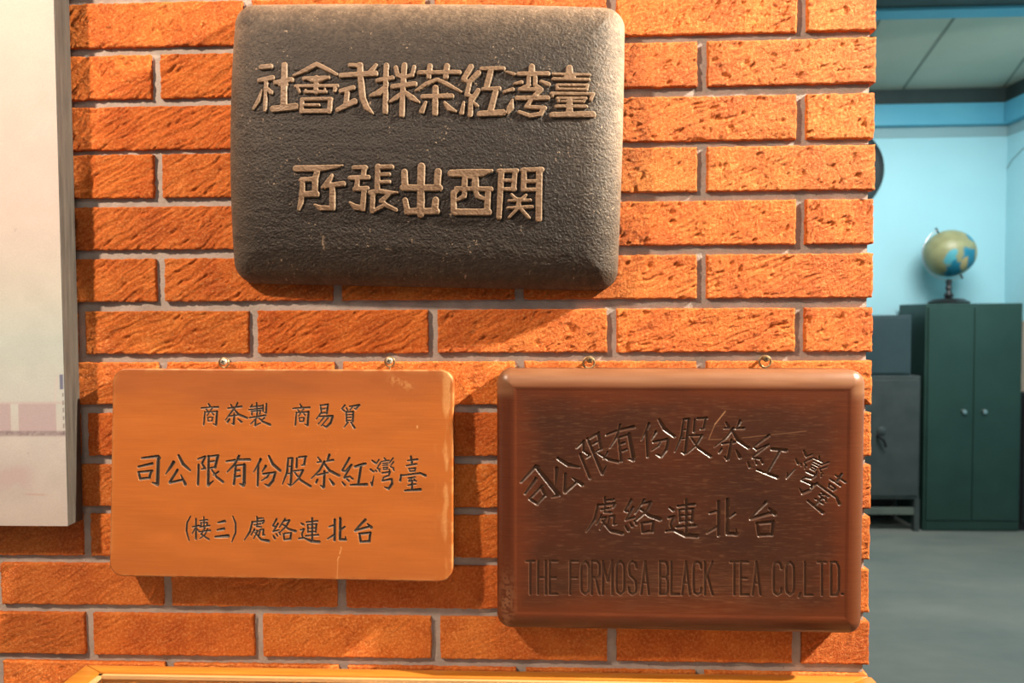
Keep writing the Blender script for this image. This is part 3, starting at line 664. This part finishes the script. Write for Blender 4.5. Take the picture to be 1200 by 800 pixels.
root_r, hit_r, px_r = board('carved_sign', 'dark brown varnished sign with rounded border and arched carving, lower right of the wall', 'sign',
      [(582, 433), (1013.5, 432.5), (1011.5, 744), (582.5, 735)], 0.046, 0.046, 0.041, 17, 0.45, 19, prof_right, G_RIGHT, 'bare', M['brown_board'],
      group='old company signs on the brick wall', wear=wear_right, letter_names=names, drop=0.010, bold=0.25,
      stain=lambda A, B, d: 0.85*sstep(18, 60, d + 30*(fbm(A*.02, B*.05, 3)-0.5))*(0.55+0.6*fbm(A*.012+4, B*.03, 3)))

# --- hanging rings (part of each sign) and the wall screws that hold them
def ring(root, u, v, rad_px, tube, drop, yy, idx):
    c = U(u, v, yy); r = rad_px*0.00117
    inv = root.matrix_world.inverted()
    pts = [inv @ Vector((c[0]+r*math.cos(t), yy, c[2]+r*math.sin(t))) for t in np.linspace(0, 2*math.pi, 33)[:-1]]
    mb = MB().tube(pts, tube, 10, closed=True)
    mb.tube([inv @ Vector((c[0], yy, c[2]-r)), inv @ Vector((c[0], yy, c[2]-r-drop))], tube*1.05, 10)
    mb.done('hanging_ring', M['brass'], root, True)
def wall_screw(u, v, yh, r, label, m):
    c = U(u, v, yh)
    t = thing('wall_screw', (c[0], RECESS, c[2]), label, 'screw', 'screws the lower signs hang from')
    L = RECESS-yh
    MB().lathe([(r*0.45, 0.004), (r*0.45, -L+0.0012), (r*0.95, -L+0.0010), (r, -L+0.0004), (r*0.80, -L-0.0012), (r*0.35, -L-0.0019), (r*0.05, -L-0.0020)], (0, 0, 0), 'Y', 28).done('screw_body', m, t, True)
    mb = MB()
    for a in (0.3, 0.3+math.pi/2):
        dx, dz = math.cos(a)*r*0.55, math.sin(a)*r*0.55; nx, nz = -math.sin(a)*r*0.11, math.cos(a)*r*0.11; y = -L-0.00185
        mb.poly([(-dx-nx, y, -dz-nz), (dx-nx, y, dz-nz), (dx+nx, y, dz+nz), (-dx+nx, y, -dz+nz)], (0, -0.0002, 0))
    mb.done('cross_slot', M['black'], t)
for i, (u, v) in enumerate(((262.5, 425.5), (456.8, 424.5))):
    ring(root_l, u, v-0.6, 5.8, 0.0012, 0.012, -0.010, i)
    wall_screw(u-0.8, v-1.8, -0.0128, 0.0050, ('bright cross-head screw above the orange sign, nearer the photo panel', 'bright cross-head screw above the orange sign, nearer its right corner')[i], M['steel_screw'])
for i, (u, v) in enumerate(((690.0, 425.5), (896.5, 424.2))):
    ring(root_r, u, v-0.6, 6.6, 0.0015, 0.012, -0.012, i)
    wall_screw(u+1.4, v-4.2, -0.0150, 0.0048, ('brassy cross-head screw above the dark brown sign, nearer the orange sign', 'brassy cross-head screw above the dark brown sign, nearer the wall end')[i], M['brass'])

# ------------------------------------------------------------------ photo panel at the left
PD = 0.0365
pr = U(71, 300, -PD)[0]; pb = U(36, 616, -PD)[2]; pl = -1.25; ptop = 0.75
root = thing('photo_panel', ((pl+pr)/2, 0, pb), 'thick wall panel with faded pale building photograph and grey edge, cut by left frame edge', 'photo panel')
def loc_p(p): return Vector(p)-root.location
a = loc_p((pl, -PD+0.0012, pb)); b = loc_p((pr, -0.0045, ptop))
MB().box(a, b, 0.0006, 1).done('panel_body', M['grey_edge'], root)
xs = np.arange(pl, pr, 0.0016); xs[-1] = pr; zs = np.concatenate([np.arange(pb, 0.0, 0.0013), np.arange(0, ptop, 0.004)]); zs[-1] = ptop
A, B = np.meshgrid(xs, zs)
k = F_PX/DIST
uu = 71 + (A-pr)*(71-0)/(pr-U(0, 500, -PD)[0]); vv = 616 - (B-pb)*(616-300)/(U(60, 300, -PD)[2]-pb)
def srgb(*c): c = np.array(c)/255.; return np.where(c < .04045, c/12.92, ((c+.055)/1.055)**2.4)
col = np.zeros(A.shape+(3,)); 
stops = [(-300, (236, 214, 200)), (250, (232, 214, 200)), (330, (222, 216, 200)), (400, (208, 216, 204)), (470, (212, 214, 204)), (508, (214, 206, 196)), (620, (205, 190, 176))]
for ch in range(3):
    col[..., ch] = np.interp(vv, [s[0] for s in stops], [srgb(*s[1])[ch] for s in stops])
def blend(mask, c, a=1.0):
    global col
    col = col*(1-mask[..., None]*a) + srgb(*c)*mask[..., None]*a
n = fbm(uu*.05, vv*.05, 4); fn = fbm(uu*.4, vv*.4, 3)
col *= (0.57+0.08*n)[..., None]*np.array([1.0, 1.0, 1.07])
pl_ = np.mod(uu-12, 49)
fence = sstep(471, 472.5, vv)*sstep(505.5, 504, vv)
blend(fence*sstep(8, 9, pl_)*(uu < 62), (160, 143, 147), 0.9)
blend(sstep(469, 470, vv)*sstep(472.5, 471.5, vv), (170, 150, 150), 0.5)
blend(sstep(502.5, 505, vv)*sstep(511.5, 508, vv)*(0.5+fn), (120, 104, 108), 0.75)
blend(sstep(538, 552, vv)*sstep(590, 560, vv)*sstep(46, 20, uu)*sstep(.3, .6, n+0.3*fn), (160, 138, 138), 0.6)
blend(np.exp(-((vv-578-0.02*uu)/0.8)**2)*sstep(20, 30, uu)*sstep(52, 44, uu), (160, 110, 100), 0.5)
blend((np.abs(uu-68) < 1.6)*(vv > 438)*(vv < 455), (70, 72, 110), 0.8)
blend((np.abs(uu-69.5) < 0.8)*(vv > 455)*(vv < 508)*(np.mod(vv, 9) < 5), (80, 72, 78), 0.7)
blend(np.exp(-((uu-(62+2*(vv-455)/20*-1))/0.7)**2)*(vv > 440)*(vv < 470), (190, 160, 160), 0.5)
blend(np.exp(-((vv-(350-0.02*uu+2*np.sin(uu*.09)))/0.5)**2)*sstep(-5, 3, uu), (170, 162, 160), 0.35)
for bx, by in ((23, 270), (42, 244), (30, 530)):
    blend(np.exp(-((uu-bx)**2+(vv-by)**2)/1.2), (150, 135, 130), 0.6)
Vp = np.stack([A-root.location.x, np.full_like(A, -PD)-root.location.y, B-root.location.z], -1).reshape(-1, 3)
me = mesh_np('photo_print', Vp, gridq(*A.shape), None, {'print': col.reshape(-1, 3)})
link('photo_print', me, M['print'], root, False)

# ------------------------------------------------------------------ display case under the signs
cz = float(U(300, 781.0, -0.004)[2]); cxl = float(U(103, 777, 0)[0]); cxr = float(U(1019, 795, 0)[0])
cy0, cy1 = -0.42, -0.004; rw = 0.034; rh = 0.03
t = thing('display_case', ((cxl+cxr)/2, (cy0+cy1)/2, FLOOR), 'honey-coloured wooden display case with glass top standing under the signs', 'display case')
def L(x, y, z): return (x-t.location.x, y-t.location.y, z-t.location.z)
def rail(p):   # mitred rail, plan polygon extruded down, rounded arris by bevel
    mb = MB().poly([L(x, y, cz) for x, y in p], (0, 0, -rh))
    bmesh.ops.bevel(mb.bm, geom=list(mb.bm.edges), offset=0.003, segments=2, affect='EDGES', profile=0.5)
    mb.done('frame_rail', M['case_wood'], t, True)
ix0, ix1, iy0, iy1 = cxl+rw, cxr-rw, cy0+rw, cy1-0.020
rail([(cxl, cy1), (cxr, cy1), (ix1, iy1), (ix0, iy1)]); rail([(cxl, cy0), (ix0, iy0), (ix1, iy0), (cxr, cy0)])
rail([(cxl, cy0), (cxl, cy1), (ix0, iy1), (ix0, iy0)]); rail([(cxr, cy0), (ix1, iy0), (ix1, iy1), (cxr, cy1)])
MB().box(L(ix0-0.006, iy0-0.006, cz-0.014), L(ix1+0.006, iy1+0.006, cz-0.008)).done('glass_top', M['glass'], t)
mb = MB()
for a_, b_ in (((ix0-.002, iy1-.005), (ix1+.002, iy1+.002)), ((ix0-.002, iy0-.002), (ix1+.002, iy0+.005)), ((ix0-.002, iy0), (ix0+.005, iy1)), ((ix1-.005, iy0), (ix1+.002, iy1))):
    mb.box(L(*a_, cz-0.0078), L(*b_, cz-0.0030))
mb.done('glazing_bead', M['case_inside'], t)
MB().box(L(cxl+.008, cy0+.008, cz-0.075), L(cxr-.008, cy1-.006, cz-0.06)).done('case_floor', M['case_inside'], t)
for a_, b_ in (((cxl+.006, cy0+.006), (cxr-.006, cy0+.022)), ((cxl+.006, cy1-.024), (cxr-.006, cy1-.006)), ((cxl+.006, cy0+.022), (cxl+.022, cy1-.024)), ((cxr-.022, cy0+.022), (cxr-.006, cy1-.024))):
    MB().box(L(*a_, cz-0.20), L(*b_, cz-rh), 0.001).done('side_panel', M['case_wood'], t)
for sx in (cxl+.006, cxr-.056):
    for sy in (cy0+.006, cy1-.056):
        MB().box(L(sx, sy, FLOOR), L(sx+.05, sy+.05, cz-0.20), 0.003).done('leg', M['case_wood'], t)

# ------------------------------------------------------------------ cabinets, globe and clock in the blue room
def bx(t, a, b, name, m, bev=0.004):
    a = Vector(a)-t.location; b = Vector(b)-t.location
    return MB().box(a, b, bev).done(name, m, t)
gx0 = float(U(1083, 480, Y_CAB)[0]); gx1 = float(U(1196.5, 480, Y_CAB)[0]); gz1 = float(U(1130, 355.5, Y_CAB)[2])
t = thing('steel_cabinet', ((gx0+gx1)/2, Y_CAB+0.2, FLOOR), 'tall dark green two-door steel cabinet with the globe on top', 'cabinet')
GY = Y_CAB+0.40
bx(t, (gx0, Y_CAB, FLOOR), (gx1, GY, gz1), 'cabinet_body', M['green_steel'], 0.006)
xm = float(U(1139.5, 480, Y_CAB)[0]); zlo = FLOOR+0.09
for x0, x1, hx in ((gx0+.02, xm-.003, float(U(1128, 482, Y_CAB)[0])), (xm+.003, gx1-.02, float(U(1152, 482, Y_CAB)[0]))):
    d = bx(t, (x0, Y_CAB-0.012, zlo), (x1, Y_CAB-0.0005, gz1-.03), 'cabinet_door', M['green_steel'], 0.003)
    hz = float(U(1140, 482, Y_CAB)[2])
    mb = MB().lathe([(0.020, 0), (0.020, -0.012), (0.016, -0.020), (0.004, -0.022)], (hx-t.location.x, Y_CAB-0.012-t.location.y, hz-t.location.z), 'Y', 20)
    mb.done('door_handle', M['chrome'], d, True)
bx(t, (gx0+.02, Y_CAB-0.006, FLOOR+.012), (gx1-.02, Y_CAB-0.0005, zlo-.012), 'plinth_panel', M['green_steel'], 0.002)
# grey safe-like cabinet and the slate cabinet on it
sx1 = float(U(1076.5, 500, Y_CAB)[0]); sx0 = sx1-0.52; sz1 = float(U(1050, 440, Y_CAB)[2]); slo = float(U(1050, 584, Y_CAB)[2])
SY = Y_CAB-0.02
t = thing('grey_cabinet', ((sx0+sx1)/2, SY+0.2, FLOOR), 'low grey metal cabinet with a lever handle and open base, at the wall end', 'cabinet')
bx(t, (sx0, SY, slo), (sx1, SY+0.42, sz1), 'cabinet_body', M['grey_steel'], 0.006)
d = bx(t, (sx0+.02, SY-0.012, slo+.03), (sx1-.02, SY-0.0005, sz1-.03), 'cabinet_door', M['grey_steel'], 0.004)
hp = U(1033, 512, SY-.012)
MB().lathe([(0.035, 0), (0.035, -0.006), (0.018, -0.014), (0.005, -0.016)], Vector(hp)+Vector((0, 0, .05))-t.location, 'Y', 24).done('lock_plate', M['grey_steel'], d, True)
MB().tube([Vector(hp)-t.location+Vector(p) for p in ((-.03, 0, .01), (-.03, -.03, .01), (0, -.04, -.02), (.018, -.035, -.07))], [0.012, 0.013, 0.013, 0.010], 10).done('lever_handle', M['black'], d, True)
for x0, x1 in ((sx0, sx0+.05), (sx1-.035, sx1+.006)):
    for y0 in (SY, SY+0.37):
        bx(t, (x0, y0, FLOOR), (x1, y0+0.05, slo), 'base_leg', M['grey_steel'], 0.003)
zz0 = float(U(1050, 603, SY)[2]); zz1 = float(U(1050, 595, SY)[2])
bx(t, (sx0+.05, SY+.002, zz0), (sx1-.035, SY+.03, zz1), 'base_rail', M['pale_steel'], 0.003)
bx(t, (sx0+.05, SY+.36, FLOOR+.01), (sx1-.035, SY+.38, slo-.001), 'base_back', M['black'], 0.001)
ux1 = float(U(1068, 400, Y_CAB)[0]); uz1 = float(U(1050, 369, Y_CAB)[2])
t = thing('slate_cabinet', (ux1-.24, SY+0.2, sz1), 'small slate-blue metal cabinet stacked on the low grey one', 'cabinet')
bx(t, (ux1-.48, SY+.02, sz1+.0005), (ux1, SY+0.40, uz1), 'cabinet_body', M['slate_steel'], 0.006)
d = bx(t, (ux1-.46, SY+.010, sz1+.02), (ux1-.02, SY+.0195, uz1-.02), 'cabinet_door', M['slate_steel'], 0.003)
bx(t, (ux1-.44, SY-.004, sz1+.15), (ux1-.41, SY+.010, sz1+.26), 'door_handle', M['chrome'], 0.004)
# dark cupboard and carton right of the green cabinet
kx0 = gx1+0.012; kz = float(U(1198, 460, Y_CAB)[2]); kz2 = float(U(1198, 376, Y_CAB)[2]); kx1 = XR-0.02
t = thing('black_cupboard', ((kx0+kx1)/2, Y_CAB+.2, FLOOR), 'black cupboard squeezed between the green cabinet and the right wall', 'cupboard')
bx(t, (kx0, Y_CAB+.02, FLOOR), (kx1, Y_CAB+.42, kz), 'cupboard_body', M['black'], 0.005)
bx(t, (kx0+.015, Y_CAB+.008, FLOOR+.06), (kx1-.015, Y_CAB+.0195, kz-.02), 'cupboard_door', M['black'], 0.003)
c = MB().box((kx0+.002, Y_CAB+.06, kz+.0005), (kx1-.01, Y_CAB+.38, kz2), 0.004).done('cardboard_carton', M['carton'])
tag(c, 'tan carton standing on the black cupboard at the right frame edge', 'carton')

# desk globe on the green cabinet
GYC = Y_CAB+0.17
gc = U(1112.5, 297, GYC); R = 26.5/F_PX*(GYC+DIST); base_z = gz1
t = thing('desk_globe', (gc[0], GYC, base_z), 'olive and teal desk globe on turned black stand, on top of the green cabinet', 'globe')
gl = Vector(gc)-t.location
nu, nv = 96, 64
th = np.linspace(0, 2*np.pi, nu+1); ph = np.linspace(1e-3, np.pi-1e-3, nv)
TH, PH = np.meshgrid(th, ph)
Pn = np.stack([np.sin(PH)*np.cos(TH), np.sin(PH)*np.sin(TH), np.cos(PH)], -1)
land = np.array([0.27, 0.27, 0.135]); sea = np.array([0.010, 0.175, 0.270]); pale = np.array([0.08, 0.34, 0.40]); sand = np.array([0.42, 0.33, 0.14])
colg = np.tile(land, (nv, nu+1, 1)).astype(float)
colg *= (0.8+0.4*fbm(TH*3+3, PH*4, 4))[..., None]
wob = (fbm(TH*4, PH*5+20, 4)-0.5)
# view-facing direction of a spot given as disc coordinates (right, up) on the visible side
def spot(x, zc_, rx, rz, c, soft=0.12):
    global colg
    vis = Pn[..., 1] < 0.25
    dd = np.hypot((Pn[..., 0]-x)/rx, (Pn[..., 2]-zc_)/rz) + wob*0.9
    m_ = sstep(1+soft, 1-soft, dd)*vis
    colg = colg*(1-m_[..., None]) + c*m_[..., None]
spot(-0.40, -0.22, 0.20, 0.34, pale); spot(0.30, -0.22, 0.44, 0.36, sea); spot(-0.10, -0.66, 0.36, 0.34, sea); spot(0.52, -0.46, 0.24, 0.22, sea)
spot(0.60, 0.66, 0.26, 0.24, sea*1.2); spot(0.14, -0.50, 0.14, 0.26, sand); spot(0.74, -0.14, 0.15, 0.34, sand); spot(-0.12, -0.10, 0.12, 0.3, land)
back = sstep(0.0, 0.3, Pn[..., 1])*sstep(.5, .55, fbm(TH*1.5+9, PH*2, 4)); colg = colg*(1-back[..., None]) + sea*back[..., None]
me = mesh_np('globe_ball', Pn.reshape(-1, 3)*R + np.array(gl), gridq(nv, nu+1)[:, ::-1], None, {'print': colg.reshape(-1, 3)})
link('globe_ball', me, M['globe_map'], t)
tilt = math.radians(28)
def gp(a, r): # point on the meridian plane; a = 0 is the axis top
    return gl + Vector((-math.sin(tilt)*math.cos(a)*r - math.cos(tilt)*math.sin(a)*r, 0.0, math.cos(tilt)*math.cos(a)*r - math.sin(tilt)*math.sin(a)*r))
MB().tube([gp(a, R*1.13) for a in np.linspace(-0.05, math.pi+0.05, 40)], 0.006, 10).done('meridian_arm', M['chrome'], t, True)
for a_, r_ in ((0, 1.25), (math.pi, 1.22)): MB().tube([gp(a_, R*0.98), gp(a_, R*r_)], 0.007, 10).done('axis_pin', M['black_wood'], t, True)
zt = (gl.z-R*1.13)
MB().lathe([(0.018, 0.045), (0.030, 0.055), (0.034, 0.075), (0.022, 0.095), (0.016, 0.11), (0.026, 0.13), (0.018, 0.15), (0.024, zt-0.012), (0.020, zt+0.004)], (gl.x, 0, 0), 'Z', 24).done('turned_post', M['black_wood'], t, True)
MB().lathe([(0.148, 0.001), (0.150, 0.018), (0.120, 0.030), (0.112, 0.040), (0.05, 0.046), (0.01, 0.048)], (gl.x, 0, 0), 'Z', 40).done('round_base', M['black_wood'], t, True)
# round dark disc mostly behind the end of the brick wall
ccx = U(984, 199, Y_BACK-.03); cr_ = 50/F_PX*(Y_BACK+DIST-.03)
t = thing('wall_plaque', (ccx[0], Y_BACK, ccx[2]), 'round dark plaque hung on the blue wall, mostly hidden behind the brick wall end', 'wall plaque')
MB().lathe([(cr_*0.97, -0.001), (cr_, -0.02), (cr_*0.98, -0.045), (cr_*0.90, -0.05), (cr_*0.84, -0.049), (0.01, -0.049)], (0, 0, 0), 'Y', 64).done('plaque_disc', M['black_wood'], t, True)
# thin cord on the right-hand wall
pts = []
for u, v in ((1178, 198), (1186, 187), (1194, 179), (1203, 170), (1216, 160)):
    d = ray(u, v); p = EYE + d*((XR-0.006-EYE[0])/d[0]); pts.append(p if p[1] < Y_BACK-.01 else np.array([XR-.006, Y_BACK-.01, p[2]]))
c = MB().tube(pts, 0.005, 8).done('thin_cord', M['grey_band'], None, True)
tag(c, 'thin cord running up the right-hand blue wall', 'cord')
